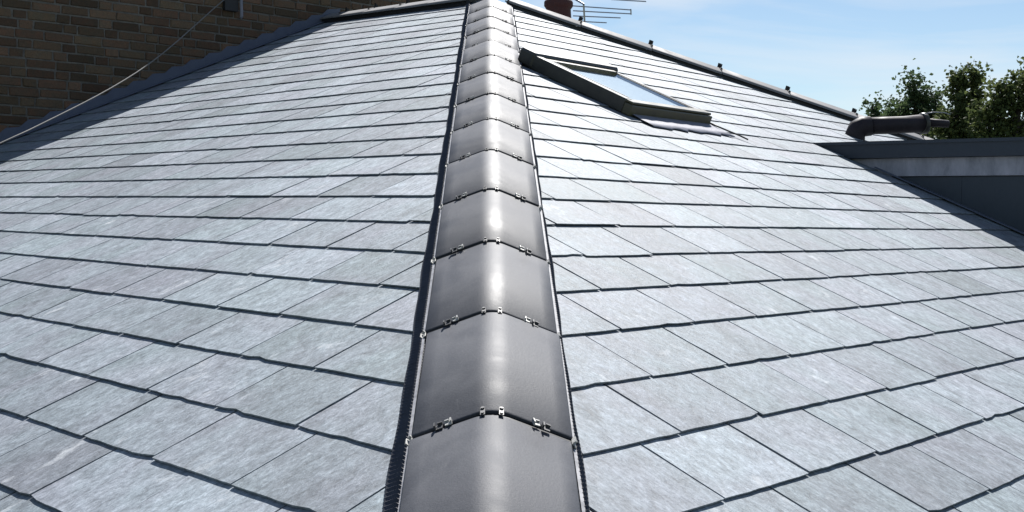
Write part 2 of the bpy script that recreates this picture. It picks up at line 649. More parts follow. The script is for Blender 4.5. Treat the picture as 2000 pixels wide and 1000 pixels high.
ND = -0.006
nmax = 14
ridge_pts = [LK(ahipL(BL0 + K_TOP * G) + (A_WALL - ahipL(BL0 + K_TOP * G)) * i / 4, K_TOP, ND) for i in range(5)]
lp_lines = []
ks = [K_EAVE + (K_TOP - K_EAVE) * i / 20 for i in range(21)]
vv, ff = [], []
for i, k in enumerate(ks):
    ah = ahipL(BL0 + k * G)
    for j in range(7):
        a = ah + (A_WALL - ah) * j / 6
        vv.append(LK(a, k, ND))
for i in range(20):
    for j in range(6):
        q = i * 7 + j
        ff.append((q, q + 1, q + 8, q + 7))
b = MB(); b.add(vv, ff); local(b.build('roof_deck', M_deck, roof))
bt = BR0 + K_TOP * G
deck([RP(ahipR(bE), bE, ND), RP(afar(bE), bE, ND), RP(afar(bt) - 0.02, bt, ND), RP(ahipR(bt), bt, ND)])
# the back slope, out of sight behind ridge and far hip
far_c = RP(afar(bE), bE)
rw = LK(A_WALL, K_TOP)
far_w = far_c + cL * (A_WALL - far_c.dot(cL))
deck([apex - Vector((0, 0, .012)), far_c - Vector((0, 0, .012)), far_w, rw - Vector((0, 0, .012))], m=M_slateL)

# house walls under the eaves
b = MB()
eL = LP(A_WALL, bE, -0.05); eC = corner - Vector((0, 0, .05)); eR = RP(afar(bE), bE, -0.05)
inw = Vector((0, 0.35, 0))
for p, q, nrm in ((eL, eC, hL), (eC, eR, hR)):
    p2, q2 = p + nrm * 0.3, q + nrm * 0.3
    b.hexa([Vector((p2.x, p2.y, -6.2)), Vector((q2.x, q2.y, -6.2)), Vector((q2.x, q2.y, -6.2)) + nrm * .25, Vector((p2.x, p2.y, -6.2)) + nrm * .25,
            Vector((p2.x, p2.y, p.z)), Vector((q2.x, q2.y, p.z)), Vector((q2.x, q2.y, p.z + .08)) + nrm * .25, Vector((p2.x, p2.y, p.z + .08)) + nrm * .25])
local(b.build('house_wall', M_render, roof))

# ------------------------------------------------------------------ hip and ridge tiles
TLEN = 0.515
TW = 0.142


def tile_profile(x, hc=0.034, r=0.032, s=0.40):
    al = math.atan(s)
    Rr = r / math.sin(al)
    x = abs(x)
    if x < r:
        return hc - (Rr - math.sqrt(Rr * Rr - x * x))
    return hc - Rr * (1 - math.cos(al)) - (x - r) * s


def tile_mesh(name, length, gap, hc=0.034, r=0.032, s=0.40, th=0.013, wd=TW, xs=None, rise=0.003):
    """axis +Y, crown up; from y=gap/2 to length-gap/2"""
    xs = xs or [-1, -.985, -.8, -.6, -.42, -.3, -.226, -.18, -.14, -.1, -.05, 0, .05, .1, .14, .18, .226, .3, .42, .6, .8, .985, 1]
    xs = [x * wd for x in xs]
    ys = [gap / 2, gap / 2 + 0.003, length * 0.5, length - gap / 2 - 0.003, length - gap / 2]
    v, f = [], []
    n = len(xs)
    for j, y in enumerate(ys):
        for x in xs:
            z = tile_profile(x, hc, r, s) + rise * (1 - y / length)
            if j in (0, 4): z -= 0.002
            if abs(x) > wd * .99: z -= 0.002
            v.append((x, y, z))
    m = len(v)
    for j, y in enumerate(ys):
        for x in xs:
            v.append((x, y, tile_profile(x, hc, r, s) - th + rise * (1 - y / length)))
    for j in range(len(ys) - 1):
        for i in range(n - 1):
            q = j * n + i
            f.append((q, q + 1, q + n + 1, q + n))
            f.append((m + q, m + q + n, m + q + n + 1, m + q + 1))
    for j in range(len(ys) - 1):
        for i in (0, n - 1):
            q = j * n + i
            f.append((q, q + n, m + q + n, m + q) if i == 0 else (q, m + q, m + q + n, q + n))
    for i in range(n - 1):
        f.append((i, m + i, m + i + 1, i + 1))
        q = (len(ys) - 1) * n + i
        f.append((q, q + 1, m + q + 1, m + q))
    me = mesh(name, v, f, smooth=True)
    orient(me)
    # keep end faces crisp
    for p in me.polygons:
        if abs(p.normal.y) > 0.7 or p.normal.z < 0: p.use_smooth = False
    me.set_sharp_from_angle(angle=math.radians(40))
    return me


def seal_mesh(name):
    v, f = [], []
    xs = [TW * 1.01 * (-1 + 2 * i / 20) for i in range(21)]
    for y in (-0.02, 0.02):
        for x in xs: v.append((x, y, tile_profile(x) - 0.0035))
        for x in xs: v.append((x, y, tile_profile(x) - 0.016))
    for i in range(20):
        f += [(i, i + 1, 42 + i + 1, 42 + i), (i, 21 + i, 21 + i + 1, i + 1), (42 + i, 42 + i + 1, 63 + i + 1, 63 + i), (21 + i, 63 + i, 63 + i + 1, 21 + i + 1)]
    me = mesh(name, v, f, True)
    orient(me)
    return me


def clip_mesh(name, wd, ln, ht, tabs=True):
    """a small folded strap: plate, two turned-up tabs, rivet lump"""
    b = MB()
    O, X, Y, Z = Vector(), Vector((1, 0, 0)), Vector((0, 1, 0)), Vector((0, 0, 1))
    b.frame_box(O, X, Y, Z, -wd / 2, wd / 2, -ln / 2, ln / 2, 0, 0.0022)
    if tabs:
        b.frame_box(O, X, Y, Z, -wd / 2, -wd / 2 + 0.003, -ln * .35, ln / 2, 0.0022, ht)
        b.frame_box(O, X, Y, Z, -wd * .1, wd / 2, ln / 2 - 0.0035, ln / 2, 0.0022, ht * 0.8)
    else:
        b.tube([(0, -ln * .32, 0), (0, -ln * .32, ht)], wd * .34, 8)
        b.tube([(0, ln * .30, 0), (0, ln * .30, ht * 1.2)], wd * .42, 8)
    me = mesh(name, b.v, b.f)
    orient(me)
    return me


def frame_matrix(P, axis, upv, roll_x=0.0):
    y = axis.normalized()
    x = y.cross(upv).normalized()
    z = x.cross(y).normalized()
    m = Matrix(((x.x, y.x, z.x, P.x), (x.y, y.y, z.y, P.y), (x.z, y.z, z.z, P.z), (0, 0, 0, 1)))
    return m


me_tile = tile_mesh('hip_tile', TLEN, 0.011)
me_tile.materials.append(M_tile)
me_seal = seal_mesh('joint_seal'); me_seal.materials.append(M_seal)
me_clipw = clip_mesh('union_clip', 0.013, 0.015, 0.007); me_clipw.materials.append(M_clip)
me_clipd = clip_mesh('union_clip_dark', 0.015, 0.016, 0.009); me_clipd.materials.append(M_clipd)
me_clipc = clip_mesh('crown_clip', 0.0085, 0.030, 0.004, False); me_clipc.materials.append(M_clipd)
me_clipe = clip_mesh('edge_clip', 0.012, 0.024, 0.008); me_clipe.materials.append(M_clip)

RI = Matrix.Translation(-roof.location)
T0 = 0.474
tile_index = 0
for i in range(-3, 13):
    t = T0 + TLEN * i
    if t < bE / hlb - 0.1: continue
    last = t + TLEN > (BL0 + K_TOP * G) / hlb + 0.2
    Mx = frame_matrix(HD * t, HD, EZ)
    Mx = RI @ Mx @ Matrix.Rotation(rng.gauss(0, 0.006), 4, 'Z') @ Matrix.Rotation(rng.gauss(0, 0.004), 4, 'Y') @ Matrix.Translation((rng.gauss(0, 0.0018), rng.gauss(0, 0.0015), rng.gauss(0, 0.001)))
    o = link('hip_tile', me_tile, None, roof)
    o.matrix_local = Mx
    # the union at the tile's lower end
    s_ = link('joint_seal', me_seal, None, o)
    s_.matrix_local = Matrix.Identity(4)
    for sx in (-1, 1):
        c = link('union_clip', me_clipc, None, o)
        c.matrix_local = Matrix.Translation((sx * 0.0165 + rng.gauss(0, .001), 0.001, tile_profile(0.0165) + 0.0028)) @ Matrix.Rotation(sx * 0.16, 4, 'Y')
        x = sx * 0.082
        sl = math.atan(0.40)
        c = link('union_clip', me_clipw, None, o)
        c.matrix_local = Matrix.Translation((x - sx * 0.006, 0.001 + rng.gauss(0, .0015), tile_profile(x - sx * 0.006) + 0.0035)) @ Matrix.Rotation(sx * sl, 4, 'Y') @ Matrix.Rotation(rng.gauss(0, 0.15), 4, 'Z') @ Matrix.Scale(sx, 4, (1, 0, 0))
        c = link('union_clip', me_clipd, None, o)
        c.matrix_local = Matrix.Translation((x + sx * 0.011, -0.006, tile_profile(x + sx * 0.011) + 0.0035)) @ Matrix.Rotation(sx * sl, 4, 'Y')
        c = link('union_clip', me_clipe, None, o)
        c.matrix_local = Matrix.Translation((sx * 0.143, -0.004, tile_profile(TW) - 0.006)) @ Matrix.Rotation(sx * 1.0, 4, 'Y')

# the pleated dark roll and the pale trim along both feet of the hip
for sx, wr in ((-1, 0.020), (1, 0.003)):
    t_a, t_b = bE / hlb - 0.02, (BL0 + K_TOP * G) / hlb
    b = MB()
    nseg = int((t_b - t_a) / 0.015)
    slope = 0.307
    def hp(t, x, z): return HD * t + EX * (sx * x) + EZ * z
    vs, fs = [], []
    for i in range(nseg * 2):
        t = t_a + (t_b - t_a) * i / (nseg * 2 - 1)
        hgt = 0.007 if (i // 1) % 2 else 0.0
        wob = 0.0018 * math.sin(t * 5.3) + 0.0012 * math.sin(t * 17 + 1)
        x0, x1, x2 = 0.136, 0.1525, 0.1525 + wr + wob
        vs += [hp(t, x0, -slope * x0 + 0.012), hp(t, x1, -slope * x1 + 0.0175 + hgt), hp(t, x2, -slope * x2 + 0.0185 + hgt * 0.5), hp(t, x2 + 0.002, -slope * x2 + 0.002)]
    for i in range(nseg * 2 - 1):
        for j in range(3):
            q = i * 4 + j
            fs.append((q, q + 1, q + 5, q + 4))
    b.add(vs, fs)
    local(b.build('vent_roll', M_roll, roof))
    # trim lengths, one for each tile
    for i in range(-3, 13):
        t0 = max(T0 + TLEN * i + 0.006, t_a); t1 = T0 + TLEN * (i + 1) - 0.006
        if t1 < t_a + .1: continue
        b = MB()
        x0, x1 = 0.1425, 0.1425 + (0.0058 if sx < 0 else 0.0064)
        z0 = tile_profile(TW) - 0.006
        b.hexa([hp(t0, x0, z0 - .007), hp(t1, x0, z0 - .007), hp(t1, x1, z0 - .010), hp(t0, x1, z0 - .010), hp(t0, x0, z0), hp(t1, x0, z0), hp(t1, x1, z0 - .003), hp(t0, x1, z0 - .003)])
        local(b.build('edge_trim', M_trim, roof))

# ridge and far hip: shorter pale tiles with small clips on their joints
RLEN = 0.53
me_ridge = tile_mesh('ridge_tile', RLEN, 0.006, hc=0.030, r=0.035, s=0.43, th=0.015, wd=0.135)
me_ridge.materials.append(M_ridge)
me_knob = clip_mesh('ridge_clip', 0.030, 0.030, 0.034, True); me_knob.materials.append(M_dark)


def tile_run(P0, P1, upv, lift, name, start=0.0, crown=0.0):
    ax = (P1 - P0)
    ln = ax.length
    ax.normalize()
    n = int((ln - start) / RLEN) + 1
    for i in range(n):
        t = start + i * RLEN
        if t > ln: break
        Mx = RI @ frame_matrix(P0 + ax * t + upv * lift, ax, upv) @ Matrix.Rotation(rng.gauss(0, .006), 4, 'Z')
        o = link(name, me_ridge, None, roof)
        o.matrix_local = Mx
        c = link('ridge_clip', me_knob, None, o)
        c.matrix_local = Matrix.Translation((0.0, 0.0, tile_profile(0, 0.030) + 0.002))
        for sx in (-1, 1):
            c = link('ridge_clip', me_clipd, None, o)
            c.matrix_local = Matrix.Translation((sx * 0.07, 0.0, tile_profile(0.07, 0.030) + 0.004)) @ Matrix.Rotation(sx * 0.4, 4, 'Y')


ridge0 = apex.copy()
ridge1 = LK(A_WALL - 0.02, K_TOP)
RU = Vector((0, 0, 1))
tile_run(ridge0 + (ridge1 - ridge0).normalized() * 0.12, ridge1, RU, 0.028, 'ridge_tile')
fh_dir = (RP(afar(bE), bE) - apex).normalized()
fh_side = fh_dir.cross(Vector((0, 0, 1))).normalized()
fh_up = fh_side.cross(fh_dir).normalized()
if fh_up.z < 0: fh_up = -fh_up
fh_end = RP(afar(BR0 + 1 * G), BR0 + 1 * G)
tile_run(apex + fh_dir * 0.11, fh_end, fh_up, 0.030, 'hip_tile')


def roll_shade_strip(P0, P1, side, upv, name='vent_roll'):  # black strip: dark roll plus the shadow line under the tiles, built in
    b = MB()
    d = (P1 - P0).normalized()
    b.frame_box(P0, d, side, upv, 0, (P1 - P0).length, 0.085, 0.118, -0.085, -0.004)
    local(b.build(name, M_seal, roof))


roll_shade_strip(ridge0 + (ridge1 - ridge0).normalized() * 0.15, ridge1, -Vector((hL.x, hL.y, 0)), RU)
s_in = (-fh_side if (-fh_side).dot(RP(5, 3) - apex) > 0 else fh_side)
roll_shade_strip(apex + fh_dir * 0.15, fh_end, s_in, fh_up)

# ------------------------------------------------------------------ neighbour's brick wall
Z_TOP = 2.85
WO = cL * A_WALL
wall = empty('brick_building', WO + hL * 2.0 + Vector((0, 0, -6.2)), 'taller brick building with a dark shaded side wall rising beyond the left slope', 'building')


def WP(s, z, n=0.0):       # s along the wall, n out of it towards the hip
    return cL * (A_WALL - n) + hL * s + Vector((0, 0, z))


b = MB()
S0, S1 = -2.6, 6.35
b.hexa([WP(S0, -6.2, -.3), WP(S1, -6.2, -.3), WP(S1, -6.2, -.004), WP(S0, -6.2, -.004), WP(S0, Z_TOP, -.3), WP(S1, Z_TOP, -.3), WP(S1, Z_TOP, -.004), WP(S0, Z_TOP, -.004)])
local(b.build('mortar_bed', M_mortar, wall))
bricks = []
row_h = 0.0695
z = Z_TOP - row_h
row = 0
def roof_z(s): return s * math.tan(TL)
while z > -0.9:
    s = -1.9 + (0.06 if row % 2 else 0.0) + rng.uniform(-0.02, 0.02)
    j = row
    while s < 6.1:
        ln = (0.205 if j % 2 else 0.098) if row % 3 else 0.205
        ln *= rng.uniform(0.97, 1.03)
        j += 1
        sm = s + ln / 2
        if z + row_h > min(roof_z(sm) - 0.02, 2.1) + (0.0 if sm < 5 else 0.05):
            bricks.append((s, s + ln, z, z + row_h - 0.0115))
        s += ln + 0.0115
    z -= row_h
    row += 1


def brick_geo(s0, s1, z0, z1):
    pr = 0.004 + rng.uniform(-0.002, 0.005)
    bv = 0.004
    j = lambda: rng.gauss(0, 0.0024)
    vs = [WP(s0 + j(), z0 + j(), -.006), WP(s1 + j(), z0 + j(), -.006), WP(s1 + j(), z1 + j(), -.006), WP(s0 + j(), z1 + j(), -.006)]
    vs += [WP(s0 + bv + j(), z0 + bv + j(), pr), WP(s1 - bv + j(), z0 + bv + j(), pr + j() * .6), WP(s1 - bv + j(), z1 - bv + j(), pr), WP(s0 + bv + j(), z1 - bv + j(), pr + j() * .6)]
    fs = [(4, 5, 6, 7), (0, 1, 5, 4), (1, 2, 6, 5), (2, 3, 7, 6), (3, 0, 4, 7)]
    return vs, fs


def scr(bk):
    P = px(WP((bk[0] + bk[1]) / 2, (bk[2] + bk[3]) / 2))
    if not P or not (-40 < P[0] < 900 and -20 < P[1] < 400): return 0
    d = (WP(bk[0], bk[2]) - CAM).length
    return (bk[1] - bk[0]) / d


bricks.sort(key=lambda q: -scr(q))
rest_v, rest_f, rest_c = [], [], []
for i, bk in enumerate(bricks):
    vs, fs = brick_geo(*bk)
    tone = (rng.random(), rng.random(), rng.random())
    if i < 300 and scr(bk) > 0:
        me = mesh('brick', vs, fs)
        set_tone(me, [tone] * 8)
        ctr = vs[0]
        me.transform(Matrix.Translation(-ctr))
        orient(me)
        me.materials.append(M_brick)
        o = link('brick', me, None, wall)
        o.location = ctr - wall.location
    else:
        n = len(rest_v)
        rest_v += vs; rest_f += [tuple(k + n for k in f) for f in fs]; rest_c += [tone] * 8
if rest_v:
    me = mesh('brick_field', rest_v, rest_f)
    set_tone(me, rest_c)
    orient(me)
    local(link('brick_field', me, M_brick, wall, kind='stuff'))

# stepped lead flashing, one sheet for each step
step = row_h / math.tan(TL)
s = -2.0
while s < 5.0:
    z0, z1 = roof_z(s) + 0.022, roof_z(s + step) + 0.022
    zt = z1 + 0.062
    b = MB()
    lap = 0.03
    front = [(s, z0), (s + step + lap, roof_z(s + step + lap) + 0.022), (s + step + lap, zt + 0.012), (s + step * 0.95, zt), (s + step * .4, zt - 0.012), (s, z0 + 0.060)]
    tilt = 0.0035
    vs = [WP(q[0], q[1], 0.012 + tilt * (q[0] - s) / step) for q in front] + [WP(q[0], q[1], 0.009 + tilt * (q[0] - s) / step) for q in front]
    n = 6
    b.add(vs, [tuple(range(n)), tuple(range(2 * n - 1, n - 1, -1))] + [(i, (i + 1) % n, (i + 1) % n + n, i + n) for i in range(n)])
    # the foot dressed over the slates
    b.hexa([LP(A_WALL - .012, s / math.cos(TL), .019), LP(A_WALL - .012, (s + step) / math.cos(TL), .019), LP(A_WALL - .07, (s + step) / math.cos(TL), .019), LP(A_WALL - .07, s / math.cos(TL), .019),
            LP(A_WALL - .012, s / math.cos(TL), .024), LP(A_WALL - .012, (s + step) / math.cos(TL), .024), LP(A_WALL - .07, (s + step) / math.cos(TL), .022), LP(A_WALL - .07, s / math.cos(TL), .022)])
    local(b.build('lead_flashing', M_lead, wall))
    s += step

# cable down the wall and the little bracket it comes from
cab = MB()
pts = [WP(4.08, 2.30, 0.06), Vector((-2.312, 8.326, 2.198)), Vector((-2.543, 7.417, 1.649)), Vector((-2.713, 6.793, 1.334)), Vector((-2.925, 6.056, 1.024)), Vector((-3.024, 5.718, 0.892)), LP(5.75, 0.75, .15), LP(5.2, -0.2, .10), LP(4.9, bE + .02, 0.04)]
sm = []
for i in range(len(pts) - 1):
    for t in (0, .25, .5, .75):
        a_, b_, c_, d_ = pts[max(i - 1, 0)], pts[i], pts[i + 1], pts[min(i + 2, len(pts) - 1)]
        sm.append(0.5 * ((2 * b_) + (c_ - a_) * t + (2 * a_ - 5 * b_ + 4 * c_ - d_) * t * t + (3 * b_ - a_ - 3 * c_ + d_) * t ** 3))
sm.append(pts[-1])
cab.tube(sm, 0.0048, 6)
cab.build('overhead_cable', M_cable, smooth=True, label='thin grey cable strung from the brick wall down over the left slope', cat='cable')
br = empty('wall_bracket', WP(4.06, 2.06, 0.012), 'dark bracket with a short pale pipe high on the brick wall', 'bracket')
b = MB()
b.frame_box(WP(4.06, 2.06), hL, Vector((0, 0, 1)), -cL, -0.10, 0.02, 0.07, 0.40, 0.012, 0.05)
local(b.build('backplate', M_dark, br))
b = MB()
b.tube([WP(4.105, 2.08, .05), WP(4.105, 2.10, .06), WP(4.10, 2.20, .06), WP(4.10, 2.44, .06)], 0.013, 8)
local(b.build('pipe', M_leadpale, br, smooth=True))

# ------------------------------------------------------------------ roof window
SA0, SA1, SK0, SK1 = 3.545, 4.255, 11.35, 15.05
SB0, SB1 = BR0 + SK0 * G, BR0 + SK1 * G
win = empty('roof_window', RP((SA0 + SA1) / 2, SB0, 0.012), 'dark olive framed roof window standing proud of the right slope beside the hip', 'roof window')
O = Vector((0, 0, 0))


def wbox(name, m, a0, a1, b0, b1, n0, n1, bev=0.004):
    b = MB()
    b.frame_box(O, cR, uR, nR, a0, a1, b0, b1, n0, n1)
    return local(b.build(name, m, win, bevel=bev))


HT = 0.082
wbox('side_frame', M_frame2, SA0, SA0 + 0.055, SB0 + 0.05, SB1 - 0.07, 0.012, HT)
wbox('side_frame', M_frame2, SA1 - 0.034, SA1 + .004, SB0 + 0.05, SB1 - 0.07, 0.012, HT - .012)
wbox('bottom_frame', M_frame, SA0 - 0.004, SA1 + 0.006, SB0, SB0 + 0.048, 0.012, HT - .016)
wbox('bottom_cover', M_frame, SA0 + 0.004, SA1 - 0.002, SB0 + 0.008, SB0 + 0.064, HT - .014, HT - 0.002)
wbox('top_cover', M_frame2, SA0 - 0.008, SA1 + 0.006, SB1 - 0.09, SB1 + 0.02, 0.012, HT + 0.012, 0.012)
wbox('top_frame', M_frame, SA0 + 0.056, SA1 - .051, SB1 - 0.125, SB1 - 0.092, 0.03, HT - 0.004)
wbox('sash_rail', M_frame2, SA0 + 0.062, SA0 + 0.100, SB0 + .077, SB1 - .127, 0.03, HT - 0.008)
wbox('sash_rail', M_frame2, SA1 - 0.052, SA1 - 0.036, SB0 + .066, SB1 - .127, 0.03, HT - 0.014)
wbox('glazing_bead', M_alu, SA0 + 0.0565, SA0 + 0.0605, SB0 + .077, SB1 - .127, 0.04, HT + 0.002, 0)
wbox('glazing_bead', M_alu, SA0 + 0.1015, SA0 + 0.108, SB0 + .33, SB1 - .127, 0.04, HT - 0.010, 0)
wbox('window_pane', M_glass, SA0 + 0.1, SA1 - 0.052, SB0 + .064, SB1 - .12, 0.062, 0.066, 0)
wbox('blind', M_blind, SA0 + 0.1, SA1 - 0.052, SB0 + .064, SB1 - .12, 0.050, 0.053, 0)
# lead apron dressed over the slates below it
b = MB()
na = 16
vs, fs = [], []
for i in range(na + 1):
    a = SA0 + 0.02 + (SA1 - SA0) * i / na
    e = SB0 - 0.14 + 0.012 * math.sin(i * 1.9) + 0.008 * math.sin(i * 3.7 + 1)
    for jj, (bb, nn) in enumerate(((SB0 + 0.004, 0.026), (SB0 - 0.05, 0.0215 + 0.0012 * math.sin(i * 2.3)), (SB0 - 0.09, 0.0205 + 0.0012 * math.sin(i * 1.3 + 1)), (e, 0.0195 + 0.001 * math.sin(i * 2.9)), (e - .002, 0.0155))):
        vs.append(RP(a, bb, nn))
for i in range(na):
    for jj in range(4):
        q = i * 5 + jj
        fs.append((q, q + 5, q + 6, q + 1))
b.add(vs, fs)
local(b.build('lead_apron', M_leadpale, win, smooth=True))
b = MB()
b.tube([RP(SA1 + .01, SB0 + .02, .03), RP(SA1 + .03, SB0 - .05, .028), RP(SA1 + .06, SB0 - .16, .027), RP(SA1 + .075, SB0 - .20, .024)], 0.0045, 6)
local(b.build('gutter_edge', M_frame2, win, smooth=True))

# ------------------------------------------------------------------ flat-roofed dormer
DA0, DA1 = 5.36, 7.35
DZ = 0.957
dor = empty('dormer', cR * DA0 + hR * 0.9 + Vector((0, 0, 0.9 * math.tan(TR))), 'flat-roofed dormer with dark fascia and grey band at the right edge of the roof', 'dormer')


def DP(s, z, a): return cR * a + hR * s + Vector((0, 0, z))


def dbox(name, m, s0, s1, z0, z1, a0, a1, bev=0):
    b = MB()
    b.hexa([DP(s0, z0, a0), DP(s1, z0, a0), DP(s1, z0, a1), DP(s0, z0, a1), DP(s0, z1, a0), DP(s1, z1, a0), DP(s1, z1, a1), DP(s0, z1, a1)])
    return local(b.build(name, m, dor, bevel=bev))


SF = -0.75
rzR = lambda s: s * math.tan(TR)
# cheek, as a wedge above the slope
def wedge(name, m, z0, z1, a0, a1, s_front):
    sA, sB = z0 / math.tan(TR) + 0.06, z1 / math.tan(TR) + 0.06
    b = MB()
    prof = [(s_front, z0), (sA, z0), (sB, z1), (s_front, z1)] if z0 > rzR(s_front) else [(s_front, rzR(s_front) - .05), (sB, z1), (s_front, z1)]
    n = len(prof)
    b.add([DP(s_, z_, a0) for s_, z_ in prof] + [DP(s_, z_, a1) for s_, z_ in prof], [tuple(range(n)), tuple(range(2 * n - 1, n - 1, -1))] + [(i, (i + 1) % n, (i + 1) % n + n, i + n) for i in range(n)])
    return local(b.build(name, m, dor))


wedge('cheek', M_cheek, -1, 0.768, DA0 + 0.012, DA1 - 0.012, SF)
for i in range(6):                                   # vertical boards on the cheek
    s0 = SF + 0.02 + i * 0.42
    s1 = s0 + 0.4188
    zt = 0.764
    b = MB()
    prof = [(s0, max(rzR(s0) + .0, -1)), (s1, rzR(s1)), (s1, zt), (s0, zt)]
    if rzR(s1) > zt:
        se = zt / math.tan(TR)
        if se <= s0 + .03: continue
        prof = [(s0, rzR(s0)), (se, zt), (s0, zt)]
    n = len(prof)
    b.add([DP(a_, z_, DA0 + .004) for a_, z_ in prof] + [DP(a_, z_, DA0 + .0115) for a_, z_ in prof], [tuple(range(n)), tuple(range(2 * n - 1, n - 1, -1))] + [(q, (q + 1) % n, (q + 1) % n + n, q + n) for q in range(n)])
    local(b.build('cheek_board', M_cheek, dor))
wedge('band', M_band, 0.770, 0.868, DA0 - 0.010, DA1 + 0.01, SF - .03)
wedge('fascia', M_fascia, 0.870, DZ, DA0 - 0.055, DA1 + 0.05, SF - .08)
wedge('drip_edge', M_fascia, DZ - .012, DZ + 0.006, DA0 - 0.066, DA1 + 0.06, SF - .09)
# soaker foot along the cheek
b = MB()
b.frame_box(O, cR, uR, nR, DA0 - 0.03, DA0 + .02, SF / math.cos(TR), 0.80 / math.sin(TR) * 1.0, 0.020, 0.026)
local(b.build('lead_soaker', M_lead, dor))

# ------------------------------------------------------------------ bent vent pipe above the dormer
def ray_pt(x, y, d):
    return CAM + (fw + rt * ((x - 1000) / F) - up * ((y - 500) / F)) * d


PD = 8.15
vp0 = ray_pt(1674, 300, PD)
vp = empty('vent_pipe', vp0, 'dark bent vent pipe lying above the dormer in front of the trees', 'pipe')
b = MB()
mid = [ray_pt(1674, 300, PD), ray_pt(1671, 275, PD), ray_pt(1670, 262, PD), ray_pt(1674, 253, PD), ray_pt(1684, 247.5, PD), ray_pt(1700, 246, PD)]
b.tube(mid, [0.058, 0.060, 0.064, 0.066, 0.066, 0.064], 16)
local(b.build('elbow', M_pipe, vp, smooth=True))
b = MB()
b.tube([ray_pt(1694, 246, PD), ray_pt(1730, 245, PD), ray_pt(1765, 243.5, PD + .05), ray_pt(1805, 241, PD + .1)], [0.055, 0.056, 0.055, 0.060], 16)
local(b.build('pipe', M_pipe, vp, smooth=True))
b = MB()
b.tube([ray_pt(1798, 241, PD + .09), ray_pt(1801, 241, PD + .095), ray_pt(1808, 240.5, PD + .1), ray_pt(1811, 240, PD + .1)], [0.064, 0.070, 0.070, 0.062], 16)
local(b.build('collar', M_frame2, vp, smooth=True))
b = MB()
b.tube([ray_pt(1808, 240, PD + .1), ray_pt(1832, 240.5, PD + .12), ray_pt(1852, 242, PD + .13)], [0.030, 0.026, 0.024], 12)
local(b.build('spigot', M_pipe, vp, smooth=True))
b = MB()
b.tube([ray_pt(1800, 223, PD), ray_pt(1825, 219, PD), ray_pt(1845, 220, PD), ray_pt(1856, 224, PD)], 0.0035, 6)
local(b.build('tie_wire', M_alum, vp, smooth=True))

# ------------------------------------------------------------------ chimney and aerial behind the far hip
CD = 10.6
ch0 = ray_pt(1090, 60, CD)
ch = empty('chimney', Vector((ch0.x, ch0.y, -6.2)), 'dark red chimney pot peeping over the ridge right of the hip', 'chimney')
b = MB()
zt = ray_pt(1090, 62, CD).z
X, Y, Z = Vector((1, 0, 0)), Vector((0, 1, 0)), Vector((0, 0, 1))
o2 = Vector((ch0.x, ch0.y, 0))
b.frame_box(o2, X, Y, Z, -0.22, 0.22, -0.22, 0.22, -6.2, zt - 0.08)
b.frame_box(o2, X, Y, Z, -0.25, 0.25, -0.25, 0.25, zt - 0.078, zt)
local(b.build('stack', M_stack, ch))
ztop = ray_pt(1090, 2, CD).z
b = MB()
H_ = ztop - zt
prof = [(0.125, 0), (0.12, .02), (0.108, H_ * .55), (0.104, H_ - .07), (0.112, H_ - .06), (0.122, H_ - .045), (0.122, H_ - .012), (0.116, H_), (0.092, H_), (0.088, H_ - .15)]
vs, fs = [], []
sg = 24
for r, zz in prof:
    vs += [o2 + Vector((r * math.cos(2 * math.pi * i / sg), r * math.sin(2 * math.pi * i / sg), zt + zz)) for i in range(sg)]
for j in range(len(prof) - 1):
    for i in range(sg):
        fs.append((j * sg + i, j * sg + (i + 1) % sg, (j + 1) * sg + (i + 1) % sg, (j + 1) * sg + i))
b.add(vs, fs)
local(b.build('chimney_pot', M_pot, ch, smooth=True))

AD = 10.9
am0 = ray_pt(1112, 60, AD)
ae = empty('aerial', Vector((am0.x, am0.y, ray_pt(1112, 120, AD).z)), 'thin metal television aerial with level rods against the sky beside the chimney pot', 'aerial')
b = MB()
b.tube([Vector((am0.x, am0.y, ray_pt(1112, 120, AD).z)), ray_pt(1112, -12, AD)], 0.014, 8)
local(b.build('mast', M_alum, ae, smooth=True))
b = MB()
b.tube([ray_pt(1112, -8, AD), ray_pt(1140, 8, AD - .25), ray_pt(1142, 46, AD + .35)], 0.009, 6)
local(b.build('boom', M_alum, ae))
for (xa, ya, xb, yb, dd) in ((1194, -1, 1262, 3, -.25), (1119, 11.5, 1233, 19.5, -.1), (1119, 21, 1231, 27, 0.02), (1119, 31, 1212, 35, .14), (1136, 42, 1185, 44.5, .25)):
    b = MB()
    b.tube([ray_pt(xa, ya, AD + dd), ray_pt(xb, yb, AD + dd)], 0.0052, 6)
    local(b.build('rod', M_alum, ae))
b = MB()
b.tube([ray_pt(1232, 18.5, AD - .1), ray_pt(1232.5, 28, AD + .02)], 0.006, 6)
local(b.build('rod', M_alum, ae))

# ------------------------------------------------------------------ trees
M_leaf1 = leaf_material('leaf_blue_green', (0.036, 0.064, 0.034), (0.088, 0.122, 0.050))
M_leaf2 = leaf_material('leaf_olive', (0.045, 0.064, 0.025), (0.115, 0.14, 0.050))


